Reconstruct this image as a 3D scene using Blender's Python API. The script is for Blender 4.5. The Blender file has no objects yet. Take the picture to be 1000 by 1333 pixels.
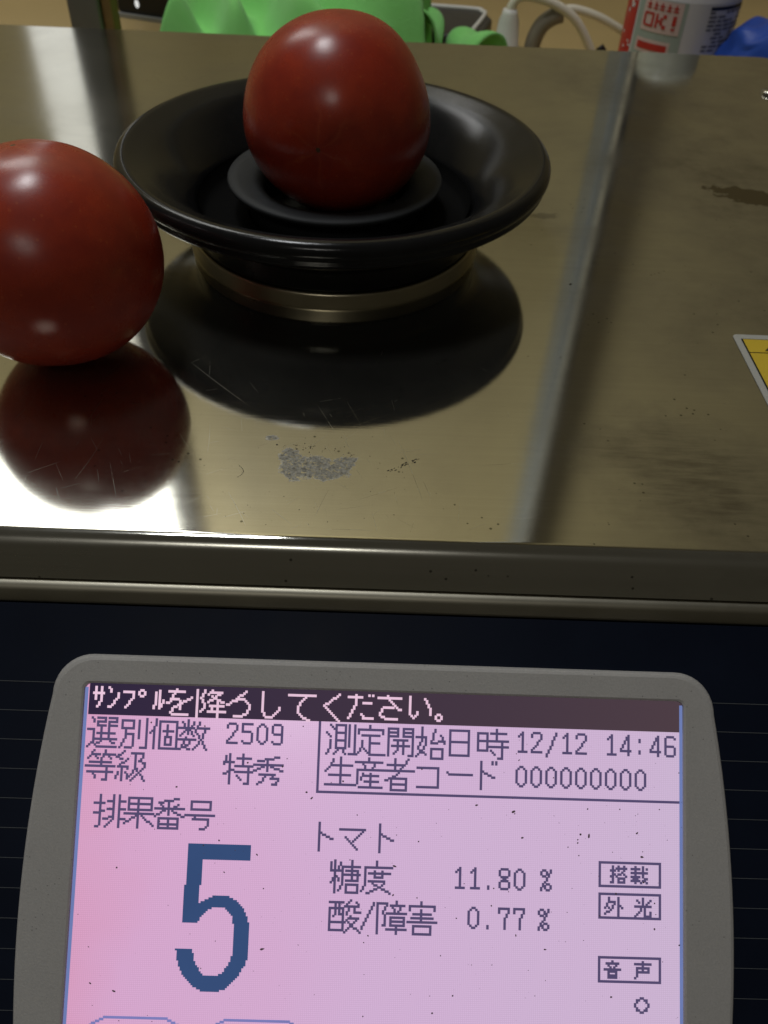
import bpy, bmesh, math, random
from mathutils import Vector, Matrix, noise

random.seed(11)
R = math.radians
sc = bpy.context.scene

# ------------------------------------------------------------------ camera
cam_d = bpy.data.cameras.new("camera")
cam = bpy.data.objects.new("camera", cam_d)
sc.collection.objects.link(cam)
cam.location = (0, 0, 0.19)
cam.rotation_euler = (R(44.935), R(-1.997), R(0.820))
cam_d.sensor_fit = 'VERTICAL'
cam_d.sensor_height = 36
cam_d.lens = 1078 / 1333 * 36
cam_d.clip_start = 0.005
cam_d.clip_end = 50
cam_d.dof.use_dof = True
cam_d.dof.focus_distance = 0.26
cam_d.dof.aperture_fstop = 20
sc.camera = cam

# ------------------------------------------------------------------ light
world = bpy.data.worlds.new("World")
sc.world = world
world.use_nodes = True
bg = world.node_tree.nodes["Background"]
bg.inputs[0].default_value = (0.50, 0.45, 0.33, 1)
bg.inputs[1].default_value = 0.068


def area(name, loc, target, sx, sy, power, col):
    l = bpy.data.lights.new(name, 'AREA')
    l.shape = 'RECTANGLE'
    l.size = sx
    l.size_y = sy
    l.energy = power
    l.color = col
    o = bpy.data.objects.new(name, l)
    o.location = loc
    d = Vector(target) - Vector(loc)
    o.rotation_euler = d.to_track_quat('-Z', 'Y').to_euler()
    sc.collection.objects.link(o)
    return o


# bright opening high on the rear wall to the left, and the narrow pane under it
area("window_light", (-0.68, 1.24, 1.42), (-0.68, 0.0, 1.42), 0.54, 0.92, 9.0, (0.95, 0.97, 0.97))
area("pane_light", (-0.450, 1.24, 0.51), (-0.450, 0.0, 0.51), 0.068, 0.84, 0.14, (0.93, 0.97, 1.0))
# ceiling tubes over the machine and behind the photographer
area("ceiling_lamp", (-0.38, 0.60, 1.80), (-0.40, 1.20, 0.75), 0.26, 0.50, 12.5, (0.96, 0.98, 1.0))
area("rear_room_lamp", (-0.30, -1.55, 1.62), (-0.05, 0.38, 0.05), 0.46, 0.26, 3.0, (1.0, 0.97, 0.90))

sc.view_settings.view_transform = 'Standard'
sc.view_settings.look = 'None'
sc.view_settings.exposure = 0.0
sc.view_settings.gamma = 1.0
sc.view_settings.use_curve_mapping = False
sc.render.engine = 'CYCLES'
sc.cycles.use_denoising = True
sc.cycles.max_bounces = 8
sc.cycles.sample_clamp_indirect = 6


# ------------------------------------------------------------------ material helpers
class NT:
    def __init__(s, name):
        m = bpy.data.materials.new(name)
        m.use_nodes = True
        s.m = m
        s.t = m.node_tree
        s.b = s.t.nodes["Principled BSDF"]
        s.out = s.t.nodes["Material Output"]

    def n(s, typ, **kw):
        nd = s.t.nodes.new(typ)
        for k, v in kw.items():
            if k.startswith('i_'):
                key = k[2:]
                key = int(key) if key.isdigit() else key.replace('_', ' ')
                s.set(nd.inputs[key], v)
            else:
                setattr(nd, k, v)
        return nd

    def set(s, sock, v):
        if isinstance(v, bpy.types.NodeSocket):
            s.t.links.new(v, sock)
        else:
            sock.default_value = v

    def math(s, op, a, b=None, c=None, clamp=False):
        nd = s.t.nodes.new('ShaderNodeMath')
        nd.operation = op
        nd.use_clamp = clamp
        for i, v in enumerate((a, b, c)):
            if v is not None:
                s.set(nd.inputs[i], v)
        return nd.outputs[0]

    def ramp(s, fac, stops):
        nd = s.t.nodes.new('ShaderNodeValToRGB')
        cr = nd.color_ramp
        while len(cr.elements) < len(stops):
            cr.elements.new(0.5)
        for e, (p, c) in zip(cr.elements, stops):
            e.position = p
            e.color = c if len(c) == 4 else (*c, 1)
        s.set(nd.inputs[0], fac)
        return nd.outputs[0]

    def mix(s, fac, a, b):
        nd = s.t.nodes.new('ShaderNodeMix')
        nd.data_type = 'RGBA'
        s.set(nd.inputs[0], fac)
        s.set(nd.inputs[6], a if isinstance(a, bpy.types.NodeSocket) else (*a, 1))
        s.set(nd.inputs[7], b if isinstance(b, bpy.types.NodeSocket) else (*b, 1))
        return nd.outputs[2]

    def noise(s, vec, scale, detail=4, rough=0.55, dist=0.0):
        nd = s.n('ShaderNodeTexNoise', i_Scale=scale, i_Detail=detail, i_Roughness=rough, i_Distortion=dist)
        if vec is not None:
            s.set(nd.inputs['Vector'], vec)
        return nd.outputs[0]

    def pos(s):
        return s.t.nodes.new('ShaderNodeNewGeometry').outputs['Position']

    def obj(s):
        return s.t.nodes.new('ShaderNodeTexCoord').outputs['Object']

    def mapping(s, vec, scale=(1, 1, 1), loc=(0, 0, 0), rot=(0, 0, 0)):
        nd = s.n('ShaderNodeMapping', i_Scale=scale, i_Location=loc, i_Rotation=rot)
        s.set(nd.inputs['Vector'], vec)
        return nd.outputs[0]

    def bump(s, h, strength=0.2, dist=0.001):
        nd = s.n('ShaderNodeBump', i_Strength=strength, i_Distance=dist)
        s.set(nd.inputs['Height'], h)
        s.set(s.b.inputs['Normal'], nd.outputs[0])
        return nd

    def P(s, **kw):
        for k, v in kw.items():
            s.set(s.b.inputs[k.replace('_', ' ')], v if isinstance(v, (int, float, bpy.types.NodeSocket)) else (*v, 1))
        return s


def plain(name, col, rough=0.5, var=0.12, scale=60, metal=0.0, bump=0.0, spec=0.5, coat=0.0):
    t = NT(name)
    v = t.noise(t.pos(), scale, 5)
    c = t.mix(v, tuple(x * (1 - var) for x in col), tuple(min(1, x * (1 + var)) for x in col))
    t.P(Base_Color=c, Metallic=metal, Roughness=t.math('MULTIPLY_ADD', v, 0.16, rough - 0.08))
    t.b.inputs['Specular IOR Level'].default_value = spec
    t.b.inputs['Coat Weight'].default_value = coat
    if bump:
        t.bump(t.noise(t.pos(), scale * 6, 3), bump, 0.0006)
    return t.m


# ------------------------------------------------------------------ mesh helpers
def origin_of(o):
    p = Vector((0, 0, 0))
    while o is not None:
        p = p + Vector(o.location)
        o = o.parent
    return p


def obj(name, verts, faces, mat, parent=None, smooth=False, loc=None):
    """verts in world space; the object's own origin is its parent's (or loc)."""
    base = origin_of(parent) if parent is not None else Vector(loc or (0, 0, 0))
    me = bpy.data.meshes.new(name)
    me.from_pydata([tuple(Vector(v) - base) for v in verts], [], faces)
    me.update()
    o = bpy.data.objects.new(name, me)
    sc.collection.objects.link(o)
    if parent is not None:
        o.parent = parent
    else:
        o.location = base
    if mat is not None:
        me.materials.append(mat)
    if smooth:
        for p in me.polygons:
            p.use_smooth = True
    return o


def fix_normals(o):
    bm = bmesh.new()
    bm.from_mesh(o.data)
    bmesh.ops.recalc_face_normals(bm, faces=bm.faces)
    bm.to_mesh(o.data)
    bm.free()
    return o


def tag(o, label=None, cat=None, group=None, kind=None):
    for k, v in (("label", label), ("category", cat), ("group", group), ("kind", kind)):
        if v:
            o[k] = v
    return o


def empty(name, loc, label, cat, group=None):
    o = bpy.data.objects.new(name, None)
    o.location = loc
    o.empty_display_size = 0.02
    sc.collection.objects.link(o)
    return tag(o, label, cat, group)


def box_v(x0, x1, y0, y1, z0, z1):
    v = [(x, y, z) for z in (z0, z1) for y in (y0, y1) for x in (x0, x1)]
    f = [(0, 2, 3, 1), (4, 5, 7, 6), (0, 1, 5, 4), (2, 6, 7, 3), (0, 4, 6, 2), (1, 3, 7, 5)]
    return v, f


def bevel(o, w, seg=2, ang=40):
    m = o.modifiers.new("bevel", 'BEVEL')
    m.width = w
    m.segments = seg
    m.limit_method = 'ANGLE'
    m.angle_limit = R(ang)
    for p in o.data.polygons:
        p.use_smooth = True
    w2 = o.modifiers.new("wn", 'WEIGHTED_NORMAL')
    w2.keep_sharp = False
    return o


def lathe(name, prof, c, mat, parent=None, n=96, loc=None, closed=False, smooth=True):
    """prof: list of (r,z); rotates round the vertical through c=(x,y)."""
    v, f = [], []
    for i in range(n):
        a = 2 * math.pi * i / n
        for r, z in prof:
            v.append((c[0] + r * math.cos(a), c[1] + r * math.sin(a), z))
    k = len(prof)
    for i in range(n):
        j = (i + 1) % n
        for q in range(k if closed else k - 1):
            q2 = (q + 1) % k
            f.append((i * k + q, j * k + q, j * k + q2, i * k + q2))
    o = obj(name, v, f, mat, parent, smooth, loc)
    bm = bmesh.new()
    bm.from_mesh(o.data)
    bmesh.ops.remove_doubles(bm, verts=bm.verts, dist=1e-6)
    bmesh.ops.recalc_face_normals(bm, faces=bm.faces)
    bm.to_mesh(o.data)
    bm.free()
    return o


def spline(pts, n=10):
    out = []
    P = [Vector(p) for p in pts]
    P = [P[0] * 2 - P[1]] + P + [P[-1] * 2 - P[-2]]
    for i in range(1, len(P) - 2):
        for k in range(n):
            t = k / n
            a, b, c, d = P[i - 1], P[i], P[i + 1], P[i + 2]
            out.append(0.5 * ((2 * b) + (c - a) * t + (2 * a - 5 * b + 4 * c - d) * t * t + (3 * b - a - 3 * c + d) * t ** 3))
    out.append(P[-2])
    return out


def tube(name, path, rad, mat, parent=None, n=14, loc=None):
    v, f = [], []
    m = len(path)
    up = Vector((0, 0, 1))
    for i, p in enumerate(path):
        t = (path[min(i + 1, m - 1)] - path[max(i - 1, 0)]).normalized()
        s = t.cross(up)
        if s.length < 1e-3:
            s = t.cross(Vector((0, 1, 0)))
        s.normalize()
        u = s.cross(t)
        r = rad(i / (m - 1)) if callable(rad) else rad
        for k in range(n):
            a = 2 * math.pi * k / n
            v.append(p + r * (math.cos(a) * s + math.sin(a) * u))
    for i in range(m - 1):
        for k in range(n):
            k2 = (k + 1) % n
            f.append((i * n + k, i * n + k2, (i + 1) * n + k2, (i + 1) * n + k))
    f.append(tuple(range(n))[::-1])
    f.append(tuple((m - 1) * n + k for k in range(n)))
    return fix_normals(obj(name, v, f, mat, parent, True, loc))


def arc(cx, cz, r, a0, a1, n):
    return [(cx + r * math.cos(R(a0 + (a1 - a0) * i / n)), cz + r * math.sin(R(a0 + (a1 - a0) * i / n))) for i in range(n + 1)]


def rrect(x0, x1, y0, y1, rad, d=0.0, seg=10):
    """rounded rectangle outline (ccw) grown by d"""
    pts = []
    for cx, cy, a0 in ((x1 - rad, y0 + rad, -90), (x1 - rad, y1 - rad, 0), (x0 + rad, y1 - rad, 90), (x0 + rad, y0 + rad, 180)):
        for i in range(seg + 1):
            a = R(a0 + 90 * i / seg)
            pts.append((cx + (rad + d) * math.cos(a), cy + (rad + d) * math.sin(a)))
    return pts


# ------------------------------------------------------------------ materials
def steel_material():
    t = NT("brushed_steel")
    p = t.pos()
    # long fine brushing along x
    br = t.noise(t.mapping(p, (5, 900, 60)), 1.0, 6, 0.65)
    br2 = t.noise(t.mapping(p, (40, 2600, 200)), 1.0, 3, 0.6)
    big = t.noise(p, 7.0, 5, 0.6, 0.4)
    fine = t.noise(p, 160, 5, 0.7)
    sep = t.n('ShaderNodeSeparateXYZ')
    t.set(sep.inputs[0], p)
    x, y, z = sep.outputs

    def blob(cx, cy, rx, ry, rot, edge, nscale, namp):
        ca, sa = math.cos(R(rot)), math.sin(R(rot))
        dx = t.math('SUBTRACT', x, cx)
        dy = t.math('SUBTRACT', y, cy)
        u = t.math('ADD', t.math('MULTIPLY', dx, ca / rx), t.math('MULTIPLY', dy, sa / rx))
        v = t.math('ADD', t.math('MULTIPLY', dx, -sa / ry), t.math('MULTIPLY', dy, ca / ry))
        r = t.math('SQRT', t.math('ADD', t.math('MULTIPLY', u, u), t.math('MULTIPLY', v, v)))
        nz = t.noise(p, nscale, 5, 0.65)
        r = t.math('ADD', r, t.math('MULTIPLY', t.math('SUBTRACT', nz, 0.5), namp))
        return t.math('DIVIDE', t.math('SUBTRACT', 1.0, r), edge, clamp=True)

    smudge = blob(-0.0185, 0.2095, 0.0098, 0.0066, -4, 0.16, 170, 1.5)
    smudge = t.math('MAXIMUM', smudge, blob(-0.0262, 0.2105, 0.0062, 0.0072, 20, 0.16, 190, 1.6))
    smudge = t.math('MAXIMUM', smudge, blob(-0.0295, 0.2165, 0.0040, 0.0034, 40, 0.16, 240, 1.6))
    smudge = t.math('MAXIMUM', smudge, blob(-0.0105, 0.2118, 0.0044, 0.0058, -25, 0.16, 220, 1.6))
    spot2 = blob(-0.0362, 0.2248, 0.0026, 0.0016, 0, 0.3, 700, 1.2)
    rings = t.noise(p, 520, 4, 0.85)
    smudge_a = t.math('MULTIPLY', t.math('MAXIMUM', smudge, spot2), t.math('GREATER_THAN', rings, 0.44))
    stain = blob(0.202, 0.440, 0.026, 0.010, -22, 0.18, 130, 1.9)
    stain2 = blob(0.083, 0.408, 0.009, 0.004, 10, 0.4, 300, 1.6)
    smear = blob(0.112, 0.212, 0.050, 0.038, -35, 0.9, 60, 1.1)
    smear_s = t.noise(t.mapping(p, (60, 420, 60), rot=(0, 0, R(38))), 1.0, 4, 0.6)
    smear = t.math('MULTIPLY', smear, t.math('MULTIPLY', smear_s, 0.9))
    film = blob(0.030, 0.325, 0.030, 0.005, 14, 0.6, 150, 1.2)
    dirt_shade = t.math('MULTIPLY', t.math('SUBTRACT', big, 0.40, clamp=True), 0.9)
    dirt_shade = t.math('MULTIPLY', dirt_shade, t.math('MULTIPLY_ADD', t.noise(p, 55, 5, 0.7), 1.6, 0.0))
    right_shade = t.math('MULTIPLY', t.math('SUBTRACT', x, 0.05), 12.0, clamp=True)
    dirt_shade = t.math('MULTIPLY', dirt_shade, t.math('MULTIPLY_ADD', right_shade, 1.8, 1.0))  # blotchy dirt plus a painted-in darkening, standing in for dimmer light at right
    dark = t.math('ADD', t.math('MULTIPLY', stain, 0.95), t.math('MULTIPLY', stain2, 0.4), clamp=True)
    dark = t.math('ADD', dark, t.math('MULTIPLY', smear, 1.3), clamp=True)
    dark = t.math('ADD', dark, t.math('MULTIPLY', film, 0.22), clamp=True)
    dark = t.math('ADD', dark, dirt_shade, clamp=True)
    pits = t.n('ShaderNodeTexVoronoi', i_Scale=210.0)
    t.set(pits.inputs['Vector'], p)
    pit = t.math('LESS_THAN', pits.outputs['Distance'], 0.10)
    pit = t.math('MULTIPLY', pit, t.math('GREATER_THAN', t.noise(p, 30, 3), 0.55))
    base = t.mix(t.math('MULTIPLY', br, 1.0), (0.55, 0.54, 0.48), (0.71, 0.70, 0.63))
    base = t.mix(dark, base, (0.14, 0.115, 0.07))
    base = t.mix(smudge_a, base, t.ramp(t.noise(p, 620, 4, 0.85), [(0.34, (0.05, 0.045, 0.03)), (0.48, (0.21, 0.20, 0.165)), (0.66, (0.35, 0.34, 0.29))]))
    base = t.mix(t.math('MULTIPLY', pit, 0.7), base, (0.05, 0.045, 0.03))
    rough = t.math('MULTIPLY_ADD', br, 0.035, 0.020)
    rough = t.math('ADD', rough, t.math('MULTIPLY', dark, 0.16))
    rough = t.math('ADD', rough, t.math('MULTIPLY', smudge_a, 0.5))
    rough = t.math('ADD', rough, t.math('MULTIPLY', fine, 0.025))
    side = t.math('MULTIPLY', t.math('SUBTRACT', x, 0.02), 9.0, clamp=True)
    haze = t.math('MULTIPLY_ADD', side, 0.025, t.math('MULTIPLY', big, 0.03))
    rough = t.math('ADD', rough, t.math('MULTIPLY', side, 0.004))
    worn = t.math('MULTIPLY', t.math('MULTIPLY', t.math('SUBTRACT', y, 0.38), 7.0, clamp=True), t.math('MULTIPLY', t.math('SUBTRACT', -0.04, x), 8.0, clamp=True))
    rough = t.math('ADD', rough, t.math('MULTIPLY', worn, 0.09))
    front = t.math('MULTIPLY', t.math('MULTIPLY', t.math('SUBTRACT', 0.27, y), 14.0, clamp=True), t.math('MULTIPLY', t.math('SUBTRACT', -0.035, x), 14.0, clamp=True))
    rough = t.math('ADD', rough, t.math('MULTIPLY', front, 0.055))
    edge = t.math('MULTIPLY', t.math('SUBTRACT', -0.0004, z), 900.0, clamp=True)
    rough = t.math('ADD', rough, t.math('MULTIPLY', edge, t.math('MULTIPLY_ADD', big, 0.14, 0.09)))
    met = t.math('SUBTRACT', t.math('SUBTRACT', 1.0, haze), t.math('ADD', t.math('MULTIPLY', dark, 0.10), t.math('MULTIPLY', smudge_a, 0.85)), clamp=True)
    t.P(Base_Color=base, Roughness=rough, Metallic=met)
    t.b.inputs['Anisotropic'].default_value = 0.0
    h = t.math('ADD', t.math('MULTIPLY', br, 0.6), t.math('MULTIPLY', br2, 0.4))
    t.bump(h, 0.05, 0.0002)
    return t.m


def tomato_material(name, seed, axis):
    t = NT(name)
    p = t.mapping(t.obj(), (1, 1, 1), (seed, seed * 0.7, 0))
    o = t.obj()
    n1 = t.noise(p, 22, 4, 0.5)
    n2 = t.noise(p, 420, 3, 0.6)
    n3 = t.noise(p, 75, 6, 0.68)
    col = t.mix(n1, (0.33, 0.027, 0.013), (0.45, 0.060, 0.022))
    col = t.mix(t.ramp(n3, [(0.33, (0, 0, 0)), (0.85, (1, 1, 1))]), col, (0.235, 0.020, 0.013))
    sp = t.n('ShaderNodeTexVoronoi', i_Scale=260.0)
    t.set(sp.inputs['Vector'], p)
    speck = t.math('LESS_THAN', sp.outputs['Distance'], 0.13)
    col = t.mix(t.math('MULTIPLY', speck, 0.22), col, (0.60, 0.16, 0.05))
    # pale star that spreads from the blossom scar
    ax = Vector(axis).normalized()
    dt = t.n('ShaderNodeVectorMath', operation='DOT_PRODUCT')
    nn = t.n('ShaderNodeVectorMath', operation='NORMALIZE')
    t.set(nn.inputs[0], o)
    t.set(dt.inputs[0], nn.outputs[0])
    dt.inputs[1].default_value = ax
    ca = dt.outputs['Value']
    rx = t.n('ShaderNodeVectorRotate', rotation_type='AXIS_ANGLE')
    q = ax.to_track_quat('Z', 'Y').inverted()
    e = q.to_euler()
    loc = t.mapping(nn.outputs[0], rot=tuple(e))
    t.t.nodes.remove(rx)
    s2 = t.n('ShaderNodeSeparateXYZ')
    t.set(s2.inputs[0], loc)
    ang = t.math('ADD', t.math('ARCTAN2', s2.outputs[1], s2.outputs[0]), t.math('MULTIPLY', t.noise(p, 90, 3), 0.9))
    star = t.math('POWER', t.math('ABSOLUTE', t.math('COSINE', t.math('MULTIPLY', ang, 3.0))), 30.0)
    fall = t.math('DIVIDE', t.math('SUBTRACT', ca, 0.86), 0.14, clamp=True)
    star = t.math('MULTIPLY', t.math('MULTIPLY', star, fall), t.math('MULTIPLY', n3, 0.95))
    col = t.mix(star, col, (0.48, 0.10, 0.04))
    dot = t.math('GREATER_THAN', t.math('ADD', ca, t.math('MULTIPLY', t.noise(p, 500, 3), 0.0010)), 1.0002)
    col = t.mix(dot, col, (0.10, 0.06, 0.03))
    t.P(Base_Color=col, Roughness=t.math('MULTIPLY_ADD', n3, 0.16, 0.20))
    t.b.inputs['Specular IOR Level'].default_value = 0.5
    t.b.inputs['Subsurface Weight'].default_value = 0.12
    t.b.inputs['Subsurface Radius'].default_value = (0.006, 0.0015, 0.0008)
    t.b.inputs['Subsurface Scale'].default_value = 0.6
    t.bump(t.math('ADD', t.math('MULTIPLY', n2, 0.5), t.math('MULTIPLY', n1, 0.5)), 0.06, 0.0006)
    return t.m


def screen_material():
    t = NT("lcd_backlit")
    p = t.obj()
    sep = t.n('ShaderNodeSeparateXYZ')
    t.set(sep.inputs[0], t.pos())
    gx = t.math('DIVIDE', t.math('ADD', sep.outputs[0], 0.088), 0.188, clamp=True)
    n1 = t.noise(t.pos(), 26, 3, 0.5)
    f = t.math('ADD', gx, t.math('MULTIPLY', t.math('SUBTRACT', n1, 0.5), 0.25), clamp=True)
    col = t.ramp(f, [(0.0, (0.76, 0.38, 0.59)), (0.14, (0.75, 0.43, 0.68)), (0.50, (0.71, 0.48, 0.725)), (1.0, (0.67, 0.51, 0.72))])
    em = t.n('ShaderNodeEmission')
    dv = t.math('DIVIDE', sep.outputs[2], 0.000587 * math.sin(R(39.29)))
    du = t.math('DIVIDE', sep.outputs[0], 0.000587)
    cell = t.math('MAXIMUM', t.math('LESS_THAN', t.math('FRACT', dv), 0.28), t.math('LESS_THAN', t.math('FRACT', du), 0.28))
    t.set(em.inputs[1], t.math('MULTIPLY_ADD', cell, -0.12, 0.97))
    t.set(em.inputs[0], col)
    gl = t.n('ShaderNodeBsdfGlossy', i_Roughness=0.22)
    gl.inputs[0].default_value = (0.8, 0.8, 0.8, 1)
    mx = t.n('ShaderNodeMixShader')
    mx.inputs[0].default_value = 0.04
    t.t.links.new(em.outputs[0], mx.inputs[1])
    t.t.links.new(gl.outputs[0], mx.inputs[2])
    t.t.links.new(mx.outputs[0], t.out.inputs[0])
    return t.m


def glow(name, col, strength=1.0):
    t = NT(name)
    em = t.n('ShaderNodeEmission', i_Strength=strength)
    v = t.noise(t.pos(), 30, 3)
    t.set(em.inputs[0], t.mix(v, tuple(c * 0.85 for c in col), tuple(c * 1.15 for c in col)))
    t.t.links.new(em.outputs[0], t.out.inputs[0])
    return t.m


def bezel_material():
    t = NT("grey_moulded_plastic")
    p = t.pos()
    v = t.noise(p, 28, 5, 0.6)
    sp = t.noise(p, 1500, 3, 0.7)
    vo = t.n('ShaderNodeTexVoronoi', i_Scale=520.0)
    t.set(vo.inputs['Vector'], p)
    dot = t.math('MULTIPLY', t.math('LESS_THAN', vo.outputs['Distance'], 0.12), t.math('GREATER_THAN', t.noise(p, 80, 3), 0.56))
    c = t.mix(v, (0.43, 0.415, 0.40), (0.52, 0.505, 0.485))
    c = t.mix(t.math('MULTIPLY', t.math('SUBTRACT', sp, 0.4), 0.5, clamp=True), c, (0.14, 0.14, 0.12))
    c = t.mix(t.math('MULTIPLY', dot, 0.45), c, (0.05, 0.046, 0.04))
    t.P(Base_Color=c, Roughness=0.55)
    t.bump(sp, 0.25, 0.0003)
    return t.m


def dish_material():
    t = NT("black_moulded_plastic")
    p = t.pos()
    v = t.noise(p, 45, 5, 0.6)
    f = t.noise(p, 900, 3, 0.7)
    t.P(Base_Color=t.mix(v, (0.006, 0.006, 0.007), (0.014, 0.014, 0.014)), Roughness=t.math('MULTIPLY_ADD', v, 0.20, 0.08))
    t.b.inputs['Specular IOR Level'].default_value = 0.30
    t.bump(f, 0.14, 0.0003)
    return t.m


M = {}
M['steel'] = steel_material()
M['bezel'] = bezel_material()
M['steel_dull'] = plain("dull_steel", (0.40, 0.355, 0.25), 0.30, 0.2, 60, metal=1.0)
M['dish'] = dish_material()
M['rail'] = plain("worn_rail_steel", (0.40, 0.375, 0.30), 0.46, 0.2, 40, metal=1.0)
M['matte'] = plain("matte_black", (0.006, 0.006, 0.006), 0.9, 0.2, 60, spec=0.03)
M['rubber'] = plain("dark_rubber", (0.022, 0.024, 0.026), 0.6, 0.3, 80, bump=0.1, spec=0.25)
M['navy'] = plain("navy_panel_print", (0.0060, 0.0095, 0.021), 0.42, 0.25, 40, spec=0.12)
M['stripe'] = plain("pale_panel_line", (0.10, 0.11, 0.12), 0.5)
M['shadow_gap'] = plain("dark_seam", (0.012, 0.010, 0.007), 0.8)
M['screen'] = screen_material()
M['ink'] = glow("lcd_dark_dots", (0.085, 0.066, 0.150))
M['ink_blue'] = glow("lcd_blue_digit", (0.036, 0.072, 0.180))
M['ink_light'] = glow("lcd_white_dots", (0.80, 0.55, 0.70))
t = NT("lcd_bar")
_s = t.n('ShaderNodeSeparateXYZ')
t.set(_s.inputs[0], t.pos())
_em = t.n('ShaderNodeEmission', i_Strength=1.0)
t.set(_em.inputs[0], t.mix(t.math('MULTIPLY_ADD', _s.outputs[0], 5.3, 0.46, clamp=True), (0.030, 0.020, 0.050), (0.075, 0.048, 0.060)))
t.t.links.new(_em.outputs[0], t.out.inputs[0])
M['ink_bar'] = t.m
M['ink_edge'] = glow("lcd_blue_edge", (0.15, 0.20, 0.44))
M['ink_button'] = glow("lcd_button_line", (0.20, 0.20, 0.47))
M['yellow'] = plain("yellow_label", (0.62, 0.44, 0.035), 0.45, 0.06)
M['label_white'] = plain("white_label", (0.42, 0.42, 0.385), 0.45, 0.06)
M['black'] = plain("black_print", (0.008, 0.008, 0.008), 0.45)
M['scratch'] = plain("bright_scratch", (0.55, 0.53, 0.46), 0.28, 0.1, metal=1.0)
M['grime'] = plain("dark_grime", (0.03, 0.024, 0.014), 0.8)
M['dust'] = plain("dark_dust", (0.20, 0.14, 0.17), 0.9)
M['tan'] = plain("tan_wall_paint", (0.60, 0.50, 0.26), 0.6, 0.08, 9, bump=0.1)
M['counter'] = plain("tan_counter", (0.46, 0.335, 0.145), 0.5, 0.1, 12)
M['bench'] = plain("dark_bench", (0.10, 0.085, 0.06), 0.6)
M['cloth'] = None
M['pipe'] = plain("grey_blue_pipe", (0.36, 0.40, 0.43), 0.3, 0.08, 30)
M['cream'] = plain("cream_bead", (0.82, 0.78, 0.64), 0.35, 0.05, 30)
M['gasket'] = plain("dark_gasket", (0.035, 0.034, 0.032), 0.6)
M['post'] = plain("dark_grey_post", (0.16, 0.158, 0.145), 0.5, 0.15, 30)
M['brown'] = plain("brown_wood", (0.22, 0.13, 0.045), 0.6, 0.2, 30)
M['device'] = plain("black_device", (0.010, 0.010, 0.010), 0.45, 0.2)
M['grey'] = plain("mid_grey", (0.33, 0.33, 0.31), 0.5)
M['case'] = plain("charcoal_case", (0.045, 0.042, 0.038), 0.5)
M['white'] = plain("white_plastic", (0.72, 0.70, 0.64), 0.45, 0.05)
M['cable'] = plain("ivory_cable", (0.74, 0.68, 0.55), 0.5, 0.06)
M['cable_grey'] = plain("grey_cable", (0.24, 0.21, 0.16), 0.6)
M['bottle'] = plain("white_bottle", (0.66, 0.64, 0.64), 0.4, 0.05)
M['cap'] = plain("pale_cap", (0.62, 0.64, 0.56), 0.35, 0.05)
M['red'] = plain("red_print", (0.50, 0.035, 0.025), 0.45, 0.15)
M['pink'] = plain("pale_pink_print", (0.66, 0.50, 0.46), 0.45, 0.06)
M['sage'] = plain("sage_print", (0.36, 0.42, 0.37), 0.45, 0.08)
M['greyprint'] = plain("grey_print", (0.20, 0.19, 0.20), 0.5, 0.5, 500)
M['blue'] = plain("blue_plastic", (0.022, 0.075, 0.40), 0.4, 0.25, 40)
M['stem'] = plain("green_stem", (0.10, 0.13, 0.05), 0.7, 0.3, 200)
t = NT("green_cloth")
_n = t.noise(t.pos(), 700, 4, 0.7)
_b = t.noise(t.pos(), 40, 4, 0.6)
t.P(Base_Color=t.mix(_b, (0.22, 0.72, 0.15), (0.32, 0.82, 0.24)), Roughness=0.9)
t.b.inputs['Sheen Weight'].default_value = 0.25
t.bump(_n, 0.6, 0.002)
M['cloth'] = t.m

# ------------------------------------------------------------------ setting
w = obj("wall", *box_v(-2.2, 2.2, 1.30, 1.36, -0.6, 2.7), M['tan'])
tag(w, kind='structure')
c = obj("counter", *box_v(-1.2, 1.2, 0.735, 1.298, -0.115, -0.085), M['counter'])
tag(bevel(c, 0.004), kind='structure')
b = obj("bench_top", *box_v(-1.2, 1.2, -0.20, 0.733, -0.29, -0.25), M['bench'])
tag(bevel(b, 0.004), kind='structure')

# ------------------------------------------------------------------ the machine
mc = empty("fruit_sorting_machine", (0, 0.30, -0.25),
           "stainless steel fruit measuring machine with sloped front panel and lit pink screen", "machine")
PX0, PX1, PY0, PY1 = -0.36, 0.300, 0.1785, 0.688


def folded_sheet(name, z_top, d0, r, ang, drop, corner, mat, parent, hollow=0.006, x0=PX0, x1=PX1, y0=PY0, y1=PY1):
    """flat sheet with an edge bent over all round"""
    loops = [(d0 + 0, z_top)]
    for i in range(1, 9):
        a = R(ang * i / 8)
        loops.append((d0 + r * math.sin(a), z_top - r * (1 - math.cos(a))))
    de, ze = loops[-1]
    loops.append((de + drop * math.cos(R(ang)), ze - drop * math.sin(R(ang))))
    de, ze = loops[-1]
    loops.append((de - 0.0006, ze - 0.0007))
    loops.append((de - hollow, ze - 0.0007))
    v, f = [], []
    k = None
    for d, z in loops:
        ring = rrect(x0, x1, y0, y1, corner, d, 8)
        k = len(ring)
        v += [(x, y, z) for x, y in ring]
    for li in range(len(loops) - 1):
        for i in range(k):
            j = (i + 1) % k
            f.append((li * k + i, li * k + j, (li + 1) * k + j, (li + 1) * k + i))
    f.append(tuple(range(k)))
    o = fix_normals(obj(name, v, f, mat, parent, True))
    # keep the flat face flat
    w2 = o.modifiers.new("wn", 'WEIGHTED_NORMAL')
    w2.weight = 100
    return o


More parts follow.
